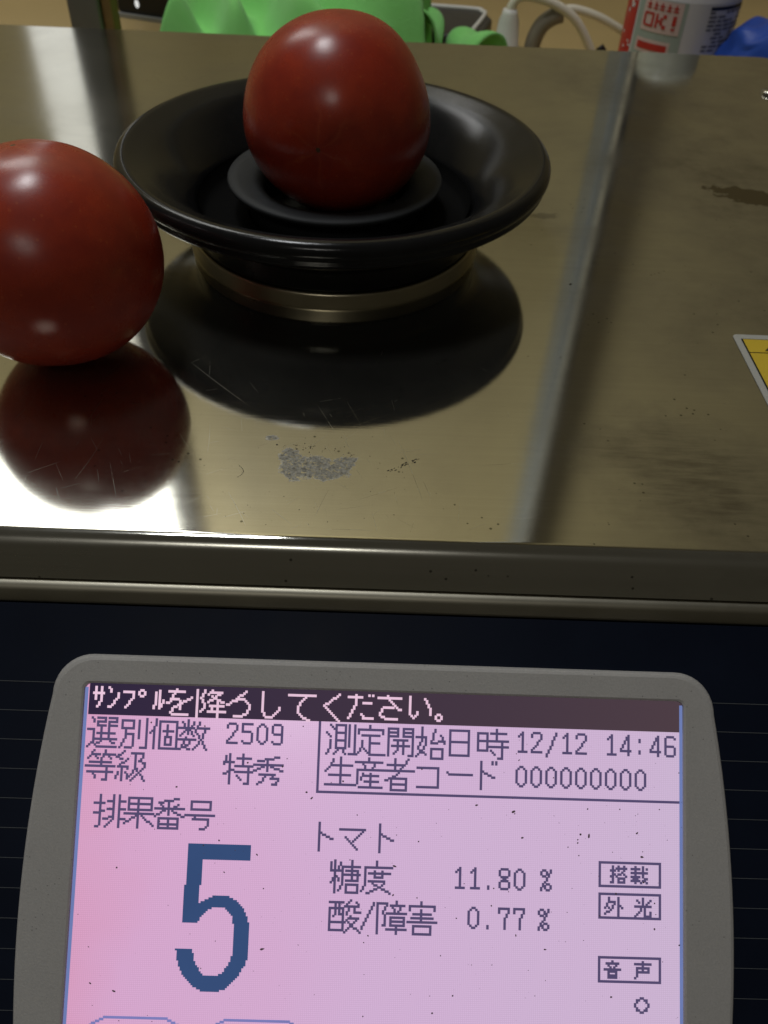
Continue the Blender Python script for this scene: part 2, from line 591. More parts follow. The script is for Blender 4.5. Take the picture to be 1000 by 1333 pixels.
plate = folded_sheet("top_plate", 0.0, 0.0, 0.0060, 68, 0.0109, 0.022, M['steel'], mc)
seam = obj("seam", *box_v(PX0, PX1, PY0 - 0.0040, PY1, -0.0160, -0.0100), M['shadow_gap'], mc)
rail = folded_sheet("lower_rail", -0.0148, 0.0097, 0.0030, 70, 0.0040, 0.022, M['rail'], mc)
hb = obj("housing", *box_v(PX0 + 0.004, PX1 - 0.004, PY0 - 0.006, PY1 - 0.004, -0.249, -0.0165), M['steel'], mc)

SL = R(39.29)
PO = Vector((0, 0.1640, -0.0205))
eU = Vector((1, 0, 0))
eV = Vector((0, math.cos(SL), math.sin(SL)))
eN = Vector((0, -math.sin(SL), math.cos(SL)))


def pv(u, v, h=0.0):
    return PO + eU * u + eV * v + eN * h


Lp = 0.245
lo = pv(0, -Lp)
ys = [(0.1640, -0.0205), (lo.y, lo.z), (lo.y, -0.249), (0.1640, -0.249)]
v = [(x, y, z) for x in (PX0 + 0.002, PX1 - 0.002) for y, z in ys]
f = [(0, 1, 2, 3), (7, 6, 5, 4), (0, 4, 5, 1), (1, 5, 6, 2), (2, 6, 7, 3), (3, 7, 4, 0)]
fix_normals(obj("control_console", v, f, M['navy'], mc))


def quad_uv(u0, u1, v0, v1, h):
    return [pv(u0, v0, h), pv(u1, v0, h), pv(u1, v1, h), pv(u0, v1, h)]


# printed lines that run across the panel
vv = -0.0246
while vv > -0.235:
    obj("panel_line", quad_uv(PX0 + 0.002, PX1 - 0.002, vv - 0.00009, vv + 0.00009, 0.00012), [(0, 1, 2, 3)], M['stripe'], mc)
    vv -= 0.00893

# display surround: bowed sides, rounded corners, raised edge, opening for the glass
SU0, SU1 = -0.0879, 0.1005
SV1 = -0.0244
SV0 = SV1 - 0.1455
BC = (SU0 + SU1) / 2


def bezel_loop(g, n=24):
    """outer outline of the surround shrunk by g"""
    top, bot, hw_t, hw_m = -0.0158 - g, -0.1800 + g, 0.1020 - g, 0.1100 - g
    mid = (top + bot) / 2
    pts = []

    def half(v):
        s = (v - mid) / ((top - bot) / 2)
        return hw_m - (hw_m - hw_t) * abs(s) ** 2.0

    rad = 0.0125
    # right side bottom -> top
    right = []
    for i in range(n + 1):
        vv = bot + rad + (top - bot - 2 * rad) * i / n
        right.append((half(vv), vv))
    ht, hb_ = half(top - rad), half(bot + rad)
    cor_t = [(ht - rad + rad * math.cos(R(a)), top - rad + rad * math.sin(R(a))) for a in range(9, 91, 9)]
    cor_b = [(hb_ - rad + rad * math.cos(R(a)), bot + rad + rad * math.sin(R(a))) for a in range(-90, -8, 9)]
    hs = cor_b + right + cor_t
    pts = [(BC + u, vv) for u, vv in hs] + [(BC - u, vv) for u, vv in reversed(hs)]
    return pts


def open_loop(g, n):
    """opening outline resampled to follow the outer loop's angles"""
    ring = rrect(SU0 - g, SU1 + g, SV0 - g, SV1 + g, 0.0022, 0, 6)
    return ring


bm = bmesh.new()


def bm_loop(pts, h):
    return [bm.verts.new(pv(u, vv, h)) for u, vv in pts]


outs = [bm_loop(bezel_loop(-0.0004), 0.0), bm_loop(bezel_loop(0.0), 0.0012), bm_loop(bezel_loop(0.0004), 0.0017), bm_loop(bezel_loop(0.0012), 0.0020)]
for a_, b_ in zip(outs, outs[1:]):
    k = len(a_)
    for i in range(k):
        bm.faces.new((a_[i], a_[(i + 1) % k], b_[(i + 1) % k], b_[i]))
ins = [bm_loop(open_loop(0.0008, 0), 0.0020), bm_loop(open_loop(0.0002, 0), 0.0017), bm_loop(open_loop(0.0, 0), 0.0006)]
for a_, b_ in zip(ins, ins[1:]):
    k = len(a_)
    for i in range(k):
        bm.faces.new((a_[i], a_[(i + 1) % k], b_[(i + 1) % k], b_[i]))
eds = []
for L in (outs[-1], ins[0]):
    for i in range(len(L)):
        e = bm.edges.get((L[i], L[(i + 1) % len(L)])) or bm.edges.new((L[i], L[(i + 1) % len(L)]))
        eds.append(e)
bmesh.ops.triangle_fill(bm, use_beauty=True, edges=eds)
bmesh.ops.recalc_face_normals(bm, faces=bm.faces)
off = Vector(mc.location)
for vtx in bm.verts:
    vtx.co -= off
me = bpy.data.meshes.new("display_surround")
bm.to_mesh(me)
bm.free()
me.materials.append(M['bezel'])
bz = bpy.data.objects.new("display_surround", me)
sc.collection.objects.link(bz)
bz.parent = mc

# ------------------------------------------------------------------ the screen and its dots
HS = 0.0008
scr = obj("screen", quad_uv(SU0 + 0.0001, SU1 - 0.0001, SV0, SV1, HS), [(0, 1, 2, 3)], M['screen'], mc)
for u in (SU0, SU1 - 0.0010):
    obj("edge_strip", quad_uv(u, u + 0.0010, SV0, SV1 - 0.0012, HS + 0.0003), [(0, 1, 2, 3)], M['ink_edge'], scr)

DU = 0.000587
U0, V0 = -0.0866, -0.0252      # dot (0,0): top left of the active area


def dots_obj(name, dots, mat, h=HS + 0.00015, parent=None, bleed=True):
    """a set of dots -> one flat mesh, runs merged; each dot bleeds a third of its width"""
    v, f = [], []
    rows = {}
    K = 3
    fine = set()
    for x, y in dots:
        for a_ in range(K + (1 if bleed else 0)):
            for b_ in range(K + (1 if bleed else 0)):
                fine.add((x * K + a_, y * K + b_))
    q = DU / K
    for x, y in fine:
        rows.setdefault(y, set()).add(x)
    for y, xs in rows.items():
        xs = sorted(xs)
        i = 0
        while i < len(xs):
            j = i
            while j + 1 < len(xs) and xs[j + 1] == xs[j] + 1:
                j += 1
            a = len(v)
            v += quad_uv(U0 + xs[i] * q, U0 + (xs[j] + 1) * q, V0 - (y + 1) * q, V0 - y * q, h)
            f.append((a, a + 1, a + 2, a + 3))
            i = j + 1
    return obj(name, v, f, mat, parent or scr)


def line_dots(x0, y0, x1, y1):
    n = max(abs(x1 - x0), abs(y1 - y0))
    if n == 0:
        return {(x0, y0)}
    return {(int(math.floor(x0 + (x1 - x0) * i / n + 0.5)), int(math.floor(y0 + (y1 - y0) * i / n + 0.5))) for i in range(n + 1)}


def poly(pts):
    s = set()
    for a_, b_ in zip(pts, pts[1:]):
        s |= line_dots(*a_, *b_)
    if len(pts) == 1:
        s.add(pts[0])
    return s


# strokes: polylines of "x y" in dots, separated by ;
G = {
 'sa': "0 3 5 3;1 0 1 6;4 0 4 7 2 10", 'n': "0 0 1 2;5 3 5 5 1 10 0 10", 'fu': "0 2 5 2 5 5 1 10",
 'maru': "1 1 2 1;3 2 3 3;1 4 2 4;0 2 0 3", 'ru': "1 2 1 7 0 10;3 1 3 10 5 7 5 6",
 'wo': "1 2 9 2;5 0 4 3 1 8 0 8;3 6 6 6 7 7 7 11;13 5 3 11 2 13 4 14 11 14",
 'ori': "0 0 0 15;0 0 4 0 4 1 2 5 4 8 4 10 2 12;9 0 6 3;8 2 13 2 6 7;8 4 14 7;7 9 14 9;6 12 15 12;8 9 8 12;11 7 11 15",
 'ro': "2 0 11 0 10 1 1 8 0 8;4 6 6 5 9 5 11 7 12 9 11 12 9 13 7 14 4 14",
 'shi': "1 0 1 11 3 14 6 14 10 10 10 9", 'te': "0 2 14 2;9 3 7 5 5 8 5 11 7 13 10 15 11 15", 'ku': "9 1 1 7 9 15",
 'da': "0 2 7 2;4 0 4 6 0 13;8 5 12 5;11 0 11 1;13 0 13 1;7 11 8 13 13 13",
 'sa2': "0 2 12 2;4 0 6 3 11 8 12 8;3 7 8 7;2 8 1 10 1 11 4 13 10 13", 'i': "1 1 1 10 3 12 5 10 5 9;9 2 11 5 12 8 12 10",
 'kuten': "1 10 2 10;1 13 2 13;0 11 0 12;3 11 3 12",
 'sen': "2 0 3 2;0 6 3 6 3 12 0 15;3 13 5 15 15 15;5 0 9 0 9 2 5 2 5 4 9 4;11 0 15 0 15 2 11 2 11 4 15 4;7 5 7 11;11 5 11 11;5 8 14 8;4 11 15 11;7 12 5 13;12 12 14 13",
 'betsu': "2 1 8 1 8 5 2 5 2 1;4 6 4 10 1 15;4 8 8 8 8 13 7 15 4 15;11 1 11 10;15 0 15 15 12 15",
 'ko': "4 0 4 2 2 6 1 7;3 4 3 15;6 1 15 1 15 15 6 15 6 1;8 6 13 6;10 3 10 9;9 9 12 9 12 13 9 13 9 9",
 'suu': "5 0 5 7;0 4 8 4;2 1 3 3;8 1 7 3;4 5 1 8;6 5 8 8;0 10 9 10;4 9 2 13 6 15;7 10 5 13 0 15;11 1 9 6;10 4 16 4;14 4 13 9 8 15;10 7 15 15",
 'tou': "4 0 1 4;3 2 7 2;5 3 6 4;10 0 9 3;9 2 15 2;12 3 13 4;2 6 13 6;8 4 8 8;0 8 15 8;1 11 14 11;11 9 11 15 9 15;4 12 5 14",
 'kyuu': "4 0 0 3 3 4;6 4 2 7;1 8 6 8 6 9;3 8 3 15;1 11 0 14;5 11 6 13;8 1 14 1 14 3 12 5 15 6 15 8 8 15;10 1 10 7 9 11 6 14;10 8 15 15",
 'toku': "1 1 0 5;1 4 5 4;3 0 3 15;0 10 5 8;7 2 14 2;10 0 10 6;6 6 15 6;6 9 15 9;13 7 13 15 11 15;7 11 9 13",
 'shuu': "13 1 8 2 2 3;0 5 15 5;7 3 7 8;5 6 0 8;9 6 15 8;3 10 11 10 9 12 13 12 12 15 10 15;6 10 5 13 2 15",
 'soku': "2 0 4 2;0 4 2 6;2 8 2 11 0 15;5 0 10 0 10 12 5 12 5 0;5 4 10 4;5 8 10 8;7 12 4 15;8 12 10 15;12 0 12 11;15 0 15 15 12 15",
 'tei': "7 0 7 2;1 4 1 2 14 2 14 4;3 5 12 5;7 5 7 15;7 9 12 9;3 8 3 11 0 15;4 12 7 15 15 15",
 'kai': "1 1 6 1 6 5 1 5;1 3 6 3;1 1 1 15;14 1 9 1 9 5 14 5;9 3 14 3;14 1 14 15 12 15;4 7 11 7;3 10 12 10;6 7 6 12 4 14;9 7 9 14",
 'shi2': "3 0 3 6 1 11 5 14;0 5 5 5 5 8 3 12 0 15;10 1 8 8 14 7;13 4 15 8;8 11 14 11 14 16 8 16 8 11",
 'nichi': "2 1 12 1 12 14 2 14 2 1;2 7 12 7",
 'ji': "0 2 5 2 5 11 0 11 0 2;0 6 5 6;10 0 10 6;7 2 15 2;6 6 16 6;6 9 16 9;13 6 13 15 11 15;7 11 9 13",
 'sei': "4 1 3 4 0 7;3 4 14 4;8 0 8 14;2 9 13 9;0 14 16 14",
 'san': "7 0 7 2;0 2 14 2;4 3 5 5;10 3 9 5;1 6 15 6;1 6 1 12 0 14;4 8 3 11;4 9 12 9;8 8 8 15;5 12 12 12;2 15 14 15",
 'sha': "5 0 5 6;1 3 10 3;12 0 6 8 0 11;0 6 15 6;3 10 11 10 11 16 3 16 3 10;3 13 11 13",
 'kko': "1 4 12 4 12 14;1 14 12 14", 'bar': "1 6 2 7 14 7", 'do': "3 0 3 14;3 5 6 6 10 8;9 0 9 1;11 0 11 1",
 'to': "3 0 3 14;3 5 6 6 10 8", 'ma': "-2 3 11 3 4 10;1 7 7 13",
 'hai': "3 0 3 15 1 16;0 4 5 4;0 9 5 8;10 0 10 12 6 16;7 3 10 3;7 7 10 7;5 12 9 11;13 0 13 16;13 3 16 3;13 7 16 7;13 12 16 12",
 'ka': "2 1 14 1 14 7 2 7 2 1;2 4 14 4;7 1 7 16;0 9 15 9;6 10 0 14;9 10 15 15",
 'ban': "12 1 7 2 2 3;0 6 15 6;7 2 7 9;3 4 4 5;12 4 10 5;6 6 0 10;9 7 15 10;2 11 12 11 12 16 2 16 2 11;7 11 7 16;2 14 12 14",
 'gou': "3 2 13 2 13 6 3 6 3 2;0 9 15 9;5 9 4 11 12 11 12 14 10 16 8 16",
 'tou2': "2 0 2 16;0 1 0 4;5 1 4 4;0 5 5 5;2 8 0 11;3 8 4 10;11 0 11 2;6 3 15 3;6 3 6 12 4 15;8 5 14 5 14 10;7 7 15 7;8 10 14 10;11 3 11 10;8 12 14 12 14 16 8 16 8 12",
 'do2': "8 0 8 3;2 3 16 3;2 3 2 12 0 15;4 6 15 6;7 5 7 8;11 5 11 8;7 8 11 8;4 10 12 10 11 12 3 16;6 11 15 16",
 'san2': "0 1 7 1;0 4 7 4 7 15 0 15 0 4;3 1 3 6 2 8;5 1 5 7 6 7;0 11 7 11;11 0 8 3;8 3 15 3;14 1 15 3;10 3 9 7;13 3 13 6 16 6;11 8 8 11;10 9 15 9 8 16;10 11 16 16",
 'slash16': "6 1 0 14",
 'shou': "0 1 0 16;0 1 5 1 3 5 4 9 4 12 3 12;10 0 10 2;7 2 14 2;8 3 9 5;12 3 11 5;5 6 15 6;7 8 14 8 14 12 7 12 7 8;7 10 14 10;5 14 15 14;10 12 10 16",
 'gai': "7 0 7 2;1 4 1 2 14 2 14 4;3 6 12 6;2 8 13 8;0 10 15 10;7 4 7 10;3 12 12 12 12 16 3 16 3 12",
 'tou3': "1 0 1 8 0 8;0 2 2 2;0 5 2 4;3 1 8 1;4 0 4 2;7 0 7 2;6 3 3 5;6 3 8 5;4 6 7 6 7 8 4 8 4 6",
 'sai': "0 1 4 1;2 0 2 8;0 3 8 3;0 5 4 5;1 6 3 6;0 7 4 7;6 0 6 5 8 8;8 6 5 8;8 1 8 1",
 'gai2': "2 0 2 2 0 5;2 2 5 2 4 5 0 8;1 4 2 5;7 0 7 9;8 4 9 5",
 'kou': "4 0 4 4;1 1 2 2;8 1 6 3;0 4 8 4;3 5 3 6 0 9;5 4 5 9 8 9 8 7",
 'on': "4 0 4 1;1 1 7 1;2 2 3 3;6 2 5 3;0 4 8 4;2 5 6 5 6 8 2 8 2 5;2 7 6 7",
 'sei2': "4 0 4 3;0 1 8 1;1 3 7 3 7 5 1 5;1 3 1 6 0 8;4 3 4 5",
 'o': "3 0 4 0;1 1 2 1;1 2 1 2;5 1 6 1;6 2 6 2;0 3 0 4;7 3 7 4;1 5 1 6;2 6 2 6;6 5 6 6;5 6 5 6;3 7 4 7",
 '0': "2 0 3 0;1 1 1 1;4 1 4 1;0 2 0 8;5 2 5 8;1 9 1 9;4 9 4 9;2 10 3 10", '1': "3 0 3 10;1 2 2 1;1 10 5 10",
 '2': "0 2 0 1 1 0 4 0 5 1 5 3 0 9 0 10 5 10", '4': "4 0 4 10;4 0 0 7 0 8 5 8", '5': "5 0 0 0 0 4 4 4 5 5 5 9 4 10 1 10 0 9",
 '6': "5 1 4 0 1 0 0 1 0 9 1 10 4 10 5 9 5 6 4 5 0 5", '7': "0 2 0 0 5 0 5 2 3 5 3 10",
 '8': "1 0 4 0;0 1 0 3;5 1 5 3;1 4 4 4;2 5 3 5;1 6 4 6;0 7 0 9;5 7 5 9;1 10 4 10",
 '9': "1 0 4 0 5 1 5 9 4 10 1 10 0 9;0 1 0 4 1 5 4 5", '/': "5 0 0 12", ':': "2 2 2 3;2 8 2 9", '.': "2 9 2 10", ' ': "",
 '%': "1 0 2 0;0 1 0 2;3 1 3 2;1 3 2 3;5 0 5 1 0 9 0 10;3 7 4 7;2 8 2 9;5 8 5 9;3 10 4 10",
}


def glyph(g, ox, oy):
    s = set()
    for st in G[g].split(';'):
        nums = [int(q) for q in st.split()]
        if nums:
            s |= poly([(ox + nums[i], oy + nums[i + 1]) for i in range(0, len(nums), 2)])
    return s


def text(x, y, items, mat='ink', pitch=16):
    """items: glyph keys, or (key, dx) with an explicit offset"""
    s = set()
    cx = 0
    for it in items:
        if isinstance(it, tuple):
            s |= glyph(it[0], x + it[1], y)
        else:
            s |= glyph(it, x + cx, y)
            cx += pitch
    return dots_obj("text_line", s, M[mat])


# header bar with light dots cut into it
bar = {(x, y) for x in range(0, 319) for y in range(-2, 15)}
dots_obj("header_bar", bar, M['ink_bar'], bleed=False)
hd = set()
for k, (g, dx) in enumerate((('sa', 2), ('n', 10), ('fu', 18), ('maru', 26), ('ru', 34), ('wo', 41), ('ori', 57), ('ro', 73), ('shi', 91), ('te', 106),
                             ('ku', 124), ('da', 138), ('sa2', 154), ('i', 170), ('kuten', 185))):
    hd |= {(x, y) for x, y in glyph(g, dx, -1 if g not in ('sa', 'n', 'fu', 'ru', 'maru') else 0) if 0 <= y < 15}
dots_obj("text_line", hd, M['ink_light'], HS + 0.0003)

text(0, 16, ['sen', 'betsu', 'ko', 'suu'])
text(74, 17, list('2509'), pitch=8)
text(0, 33, ['tou', 'kyuu'])
text(73, 33, ['toku', 'shuu'])
text(127, 16, ['soku', 'tei', 'kai', 'shi2', 'nichi', ('ji', 81)])
text(229, 17, list('12/12 14:46'), pitch=8)
text(127, 33, ['sei', 'san', 'sha', 'kko', 'bar', 'do'])
text(229, 35, list('000000000'), pitch=8)
text(6, 56, ['hai', 'ka', 'ban', 'gou'])
text(122, 67, ['to', 'ma', 'to'])
text(132, 86, ['tou2', 'do2'])
text(132, 106, ['san2', ('slash16', 17), ('shou', 25), ('gai', 41)])
text(197, 88, [('1', 0), ('1', 8), ('.', 16), ('8', 24), ('0', 32), ('%', 46)])
text(205, 108, [('0', 0), ('.', 8), ('7', 16), ('7', 24), ('%', 37)])
text(280, 85, [('tou3', 0), ('sai', 11)])
text(277, 101, [('gai2', 0), ('kou', 16)])
text(277, 133, [('on', 0), ('sei2', 16)])
text(293, 151, ['o'])


def frame_dots(x0, y0, x1, y1):
    return poly([(x0, y0), (x1, y0), (x1, y1), (x0, y1), (x0, y0)])


for y0, y1 in ((83, 95), (99, 111), (131, 143)):
    dots_obj("text_frame", frame_dots(274, y0, 306, y1), M['ink'])
dots_obj("info_frame", poly([(123, 15), (123, 51), (318, 51)]), M['ink'])

P5 = [(57.5, 79.9), (90.3, 80.0), (90.3, 87.8), (65.4, 87.9), (63.8, 110.6), (68.3, 107.6), (72.2, 106.0), (79.1, 105.9), (83.6, 108.1), (87.4, 111.8), (90.3, 118.1), (91.5, 121.9), (91.5, 134.5), (89.8, 140.2), (85.5, 147.2), (79.9, 152.4), (76.1, 154.0), (67.9, 153.9), (62.1, 150.9), (57.3, 146.1), (54.7, 140.5), (53.3, 133.3), (62.2, 133.1), (63.4, 139.0), (67.0, 144.6), (68.8, 146.3), (75.3, 146.1), (78.8, 143.6), (81.8, 138.5), (83.2, 133.5), (83.5, 123.4), (81.7, 116.4), (78.5, 112.7), (74.5, 111.7), (69.9, 112.9), (66.5, 116.2), (63.4, 120.0), (55.6, 119.9), (56.3, 105.0), (56.9, 91.6)]


def inside(px, py, pg):
    r = False
    for (x1, y1), (x2, y2) in zip(pg, pg[1:] + pg[:1]):
        if (y1 > py) != (y2 > py) and px < (x2 - x1) * (py - y1) / (y2 - y1) + x1:
            r = not r
    return r


dots_obj("large_digit", {(x, y) for x in range(50, 95) for y in range(76, 158) if inside(x + .5, y + .5, P5)}, M['ink_blue'], bleed=False)
for x0, x1 in ((11, 57), (73, 120)):
    y0, y1 = 167, 188
    dots_obj("button_outline", poly([(x0 + 7, y0), (x1 - 7, y0), (x1, y0 + 4), (x1, y1 - 4), (x1 - 7, y1), (x0 + 7, y1), (x0, y1 - 4), (x0, y0 + 4), (x0 + 7, y0)]), M['ink_button'])

# dust and lint lying on the glass
v, f = [], []
rd = random.Random(5)
for i in range(440):
    x, y = rd.uniform(0, 318), rd.uniform(16, 200)
    if rd.random() < 0.45:
        x, y = 318 * rd.random() ** 0.5, rd.gauss(75, 30)
        if not 16 < y < 200:
            continue
    s = 10 ** (rd.random() ** 2.2 * 0.85 - 0.80) * DU * 0.62
    ln = s * (1 if rd.random() < 0.8 else rd.uniform(1.3, 2.4))
    a0 = rd.uniform(0, 3.14)
    cu, cv = U0 + x * DU, V0 - y * DU
    k = len(v)
    m = 6
    for q in range(m):
        t_ = 2 * math.pi * q / m
        rr = rd.uniform(0.6, 1.1)
        lu, lv = ln * rr * math.cos(t_), s * rr * math.sin(t_)
        v.append(pv(cu + lu * math.cos(a0) - lv * math.sin(a0), cv + lu * math.sin(a0) + lv * math.cos(a0), HS + 0.0005))
    f.append(tuple(range(k, k + m)))
tag(obj("dust", v, f, M['dust'], scr), kind='stuff')

# ------------------------------------------------------------------ caution label and marks on the top plate
LX0, LX1, LY0, LY1 = 0.1497, 0.2150, 0.205, 0.3032
o = obj("warning_label", [(x, y, z) for z in (0.0002,) for x, y in rrect(LX0, LX1, LY0, LY1, 0.0022)], [tuple(range(44))], M['label_white'], mc)


def flat(name, pts, z, mat, parent):
    return obj(name, [(x, y, z) for x, y in pts], [tuple(range(len(pts)))], mat, parent)


def rc(x0, x1, y0, y1):
    return [(x0, y0), (x1, y0), (x1, y1), (x0, y1)]


flat("label_border", rc(LX0 + 0.0028, LX1 - 0.0028, LY0 + 0.0028, LY1 - 0.0034), 0.00035, M['black'], o)
flat("label_header", rc(LX0 + 0.0034, LX1 - 0.0034, 0.2897, LY1 - 0.0040), 0.0005, M['yellow'], o)
flat("label_field", rc(LX0 + 0.0034, LX1 - 0.0034, LY0 + 0.0034, 0.2891), 0.0005, M['yellow'], o)
flat("label_symbol", [(0.1598, 0.2908), (0.1740, 0.2908), (0.1669, 0.2990)], 0.00065, M['black'], o)

# scratches: hair-thin bright lines
v, f = [], []
rd = random.Random(21)


def scratch(x0, y0, x1, y1, w_, z=0.00006):
    d = Vector((x1 - x0, y1 - y0, 0))
    L = d.length
    n_ = Vector((-d.y, d.x, 0)).normalized()
    k = len(v)
    bend = rd.uniform(-0.015, 0.015) * L
    for i in range(6):
        t_ = i / 5
        c_ = Vector((x0, y0, z)) + d * t_ + n_ * bend * math.sin(math.pi * t_)
        ww = w_ * (0.25 + 0.75 * math.sin(math.pi * t_))
        v.append(c_ + n_ * ww)
        v.append(c_ - n_ * ww)
    for i in range(5):
        f.append((k + 2 * i, k + 2 * i + 1, k + 2 * i + 3, k + 2 * i + 2))


for i in range(46):
    x, y = rd.uniform(-0.13, 0.05), 0.181 + 0.09 * rd.random() ** 1.6
    a0 = rd.choice((R(rd.gauss(118, 14)), R(rd.gauss(20, 25)), R(rd.gauss(75, 12))))
    L = rd.uniform(0.003, 0.017)
    scratch(x, y, x + L * math.cos(a0), y + L * math.sin(a0), rd.uniform(0.000015, 0.00004))
for i in range(70):
    x, y = rd.uniform(-0.12, 0.02), 0.180 + 0.075 * rd.random() ** 1.4
    a0 = R(rd.gauss(112, 16)) if rd.random() < 0.7 else R(rd.gauss(28, 12))
    L = rd.uniform(0.002, 0.009)
    scratch(x, y, x + L * math.cos(a0), y + L * math.sin(a0), rd.uniform(0.00001, 0.000028))
for x0, y0, x1, y1 in ((0.0085, 0.226, 0.0165, 0.196), (0.017, 0.205, 0.019, 0.198), (0.0, 0.19, 0.0018, 0.181), (-0.072, 0.268, -0.047, 0.243)):
    scratch(x0, y0, x1, y1, 0.00005)
tag(obj("scratches", v, f, M['scratch'], plate), kind='stuff')

v, f = [], []
rd = random.Random(8)


def speck(x, y, s, sx=1.0, a0=0.0):
    k = len(v)
    for q in range(7):
        t_ = 2 * math.pi * q / 7
        rr = rd.uniform(0.55, 1.15) * s
        lx, ly = rr * sx * math.cos(t_), rr * math.sin(t_)
        v.append((x + lx * math.cos(a0) - ly * math.sin(a0), y + lx * math.sin(a0) + ly * math.cos(a0), 0.00008))
    f.append(tuple(range(k, k + 7)))


for i in range(120):
    speck(rd.gauss(-0.03, 0.035), 0.183 + abs(rd.gauss(0, 0.035)), 10 ** rd.uniform(-4.3, -3.75))
for i in range(45):
    speck(rd.uniform(0.05, 0.17), rd.uniform(0.18, 0.42), 10 ** rd.uniform(-4.2, -3.7))
for i in range(9):
    t_ = i / 8
    speck(-0.0455 + 0.0016 * math.sin(t_ * 3.0), 0.2095 - 0.0055 * t_, 0.00022)
for i in range(40):
    t_ = rd.random()
    speck(-0.034 + 0.03 * t_ + rd.gauss(0, 0.002), 0.2215 - 0.004 * t_ + rd.gauss(0, 0.0012), 10 ** rd.uniform(-4.0, -3.45))
speck(0.0865, 0.3400, 0.0009)
for i in range(26):
    t_ = rd.random()
    speck(0.004 + 0.012 * t_, 0.2085 + 0.008 * t_ + rd.gauss(0, 0.0005), 10 ** rd.uniform(-4.1, -3.6), 3, R(34))
tag(obj("grime_specks", v, f, M['grime'], plate), kind='stuff')

# raised steel collar round the measuring opening, and a bolt near the far right corner
DC = (-0.0222, 0.3785)
lathe("collar", [(0.0686, -0.0005), (0.0686, 0.0010), (0.0681, 0.0020), (0.0681, 0.0060), (0.0677, 0.0069), (0.0668, 0.0073), (0.0640, 0.0070)], DC, M['steel_dull'], mc)
bolt = lathe("bolt", [(0.0062, 0.0), (0.0062, 0.0012), (0.0054, 0.0022), (0.0040, 0.0030), (0.0, 0.0034)], (0.2625, 0.607), M['steel'], mc, 24)

# ------------------------------------------------------------------ black dish that carries the fruit
ds = empty("fruit_dish", (DC[0], DC[1], 0.009), "round black plastic dish on a steel collar holding a tomato", "dish")
prof = [(0.0560, 0.0100), (0.0570, 0.0076), (0.0666, 0.0076), (0.0672, 0.0086), (0.0674, 0.0160), (0.0690, 0.0195), (0.0740, 0.0235), (0.0810, 0.0275), (0.0860, 0.0300)]
prof += [(0.0928, 0.0322), (0.0946, 0.0336), (0.0955, 0.0352), (0.0951, 0.0362), (0.0957, 0.0372)]
prof += arc(0.0926, 0.0398, 0.0042, -20, 130, 10)
prof += [(0.0850, 0.0412), (0.0790, 0.0372), (0.0730, 0.0318), (0.0685, 0.0270), (0.0655, 0.0232), (0.0640, 0.0205), (0.0628, 0.0150), (0.0620, 0.0125), (0.0560, 0.0120)]
lathe("bowl", prof, DC, M['dish'], ds, closed=True)
cup = [(0.0400, 0.0122), (0.0405, 0.0200), (0.0415, 0.0245), (0.0455, 0.0262), (0.0488, 0.0276), (0.0492, 0.0288), (0.0486, 0.0298), (0.0440, 0.0296), (0.0390, 0.0288), (0.0352, 0.0276), (0.0335, 0.0262), (0.0325, 0.0235), (0.0322, 0.0122)]
lathe("cup_ring", cup, DC, M['rubber'], ds, closed=True)
lathe("glint_cover", [(0.0632, 0.0212), (0.0618, 0.0150), (0.0600, 0.0136), (0.0410, 0.0134)], DC, M['matte'], ds)  # added matte skin inside the well that hides its glints
lathe("cup_floor", [(0.0322, 0.0121), (0.0, 0.0121)], DC, M['device'], ds)


# ------------------------------------------------------------------ tomatoes
def tomato(name, c, rx, rz, axis, mat, label, seed, tilt=0.0, stem=None):
    """slightly lobed fruit; axis points to the blossom end"""
    bm = bmesh.new()
    bmesh.ops.create_uvsphere(bm, u_segments=128, v_segments=80, radius=1.0)
    ax = Vector(axis).normalized()
    q = Vector((0, 0, 1)).rotation_difference(ax)
    for vt in bm.verts:
        n = vt.co.normalized()
        th = math.atan2(n.y, n.x)
        lat = math.sqrt(max(0, 1 - n.z * n.z))
        k = 1 + 0.006 * lat * math.cos(5 * th + seed) + 0.007 * lat * math.cos(3 * th + 1.3 * seed)
        k += 0.018 * (noise.noise(n * 1.3 + Vector((seed, 0, 0))))
        if n.z > 0.9:
            k -= 0.012 * ((n.z - 0.9) / 0.1) ** 2          # shallow dimple round the scar
        if n.z < -0.80:
            k -= 0.10 * ((-0.80 - n.z) / 0.2) ** 1.6      # hollow round the stalk
        w_ = q @ (n * k)
        vt.co = Vector((w_.x * rx, w_.y * rx, w_.z * rz))
    me = bpy.data.meshes.new(name)
    bm.to_mesh(me)
    bm.free()
    for p in me.polygons:
        p.use_smooth = True
    me.materials.append(mat)
    body = bpy.data.objects.new("flesh" if stem else name, me)
    sc.collection.objects.link(body)
    if not stem:
        body.location = c
        tag(body, label, "tomato", "tomatoes on the machine")
        return body
    root = empty(name, c, label, "tomato", "tomatoes on the machine")
    body.parent = root
    st = tube("stem", spline([Vector(c) + Vector(p) for p in stem], 6), lambda t_: 0.0030 - 0.0012 * t_, M['stem'], root, 10)
    return root


T1C = Vector((-0.0214, 0.3800, 0.0545))
ax1 = (-0.13, -0.955, 0.02)
tomato("tomato", T1C, 0.0409, 0.0408, ax1, tomato_material("tomato_skin", 3.1, ax1), "dark red tomato sitting in the black dish", 2.0)
T2C = Vector((-0.1195, 0.2750, 0.0390))
ax2 = (-0.10, 0.10, 0.98)
tomato("tomato", T2C, 0.0392, 0.0392, ax2, tomato_material("tomato_skin", 7.7, ax2), "red tomato lying on the bare steel beside the dish", 5.0,
       stem=[(0.000, 0.000, -0.032), (-0.001, -0.002, -0.0355), (-0.002, -0.006, -0.0366)])

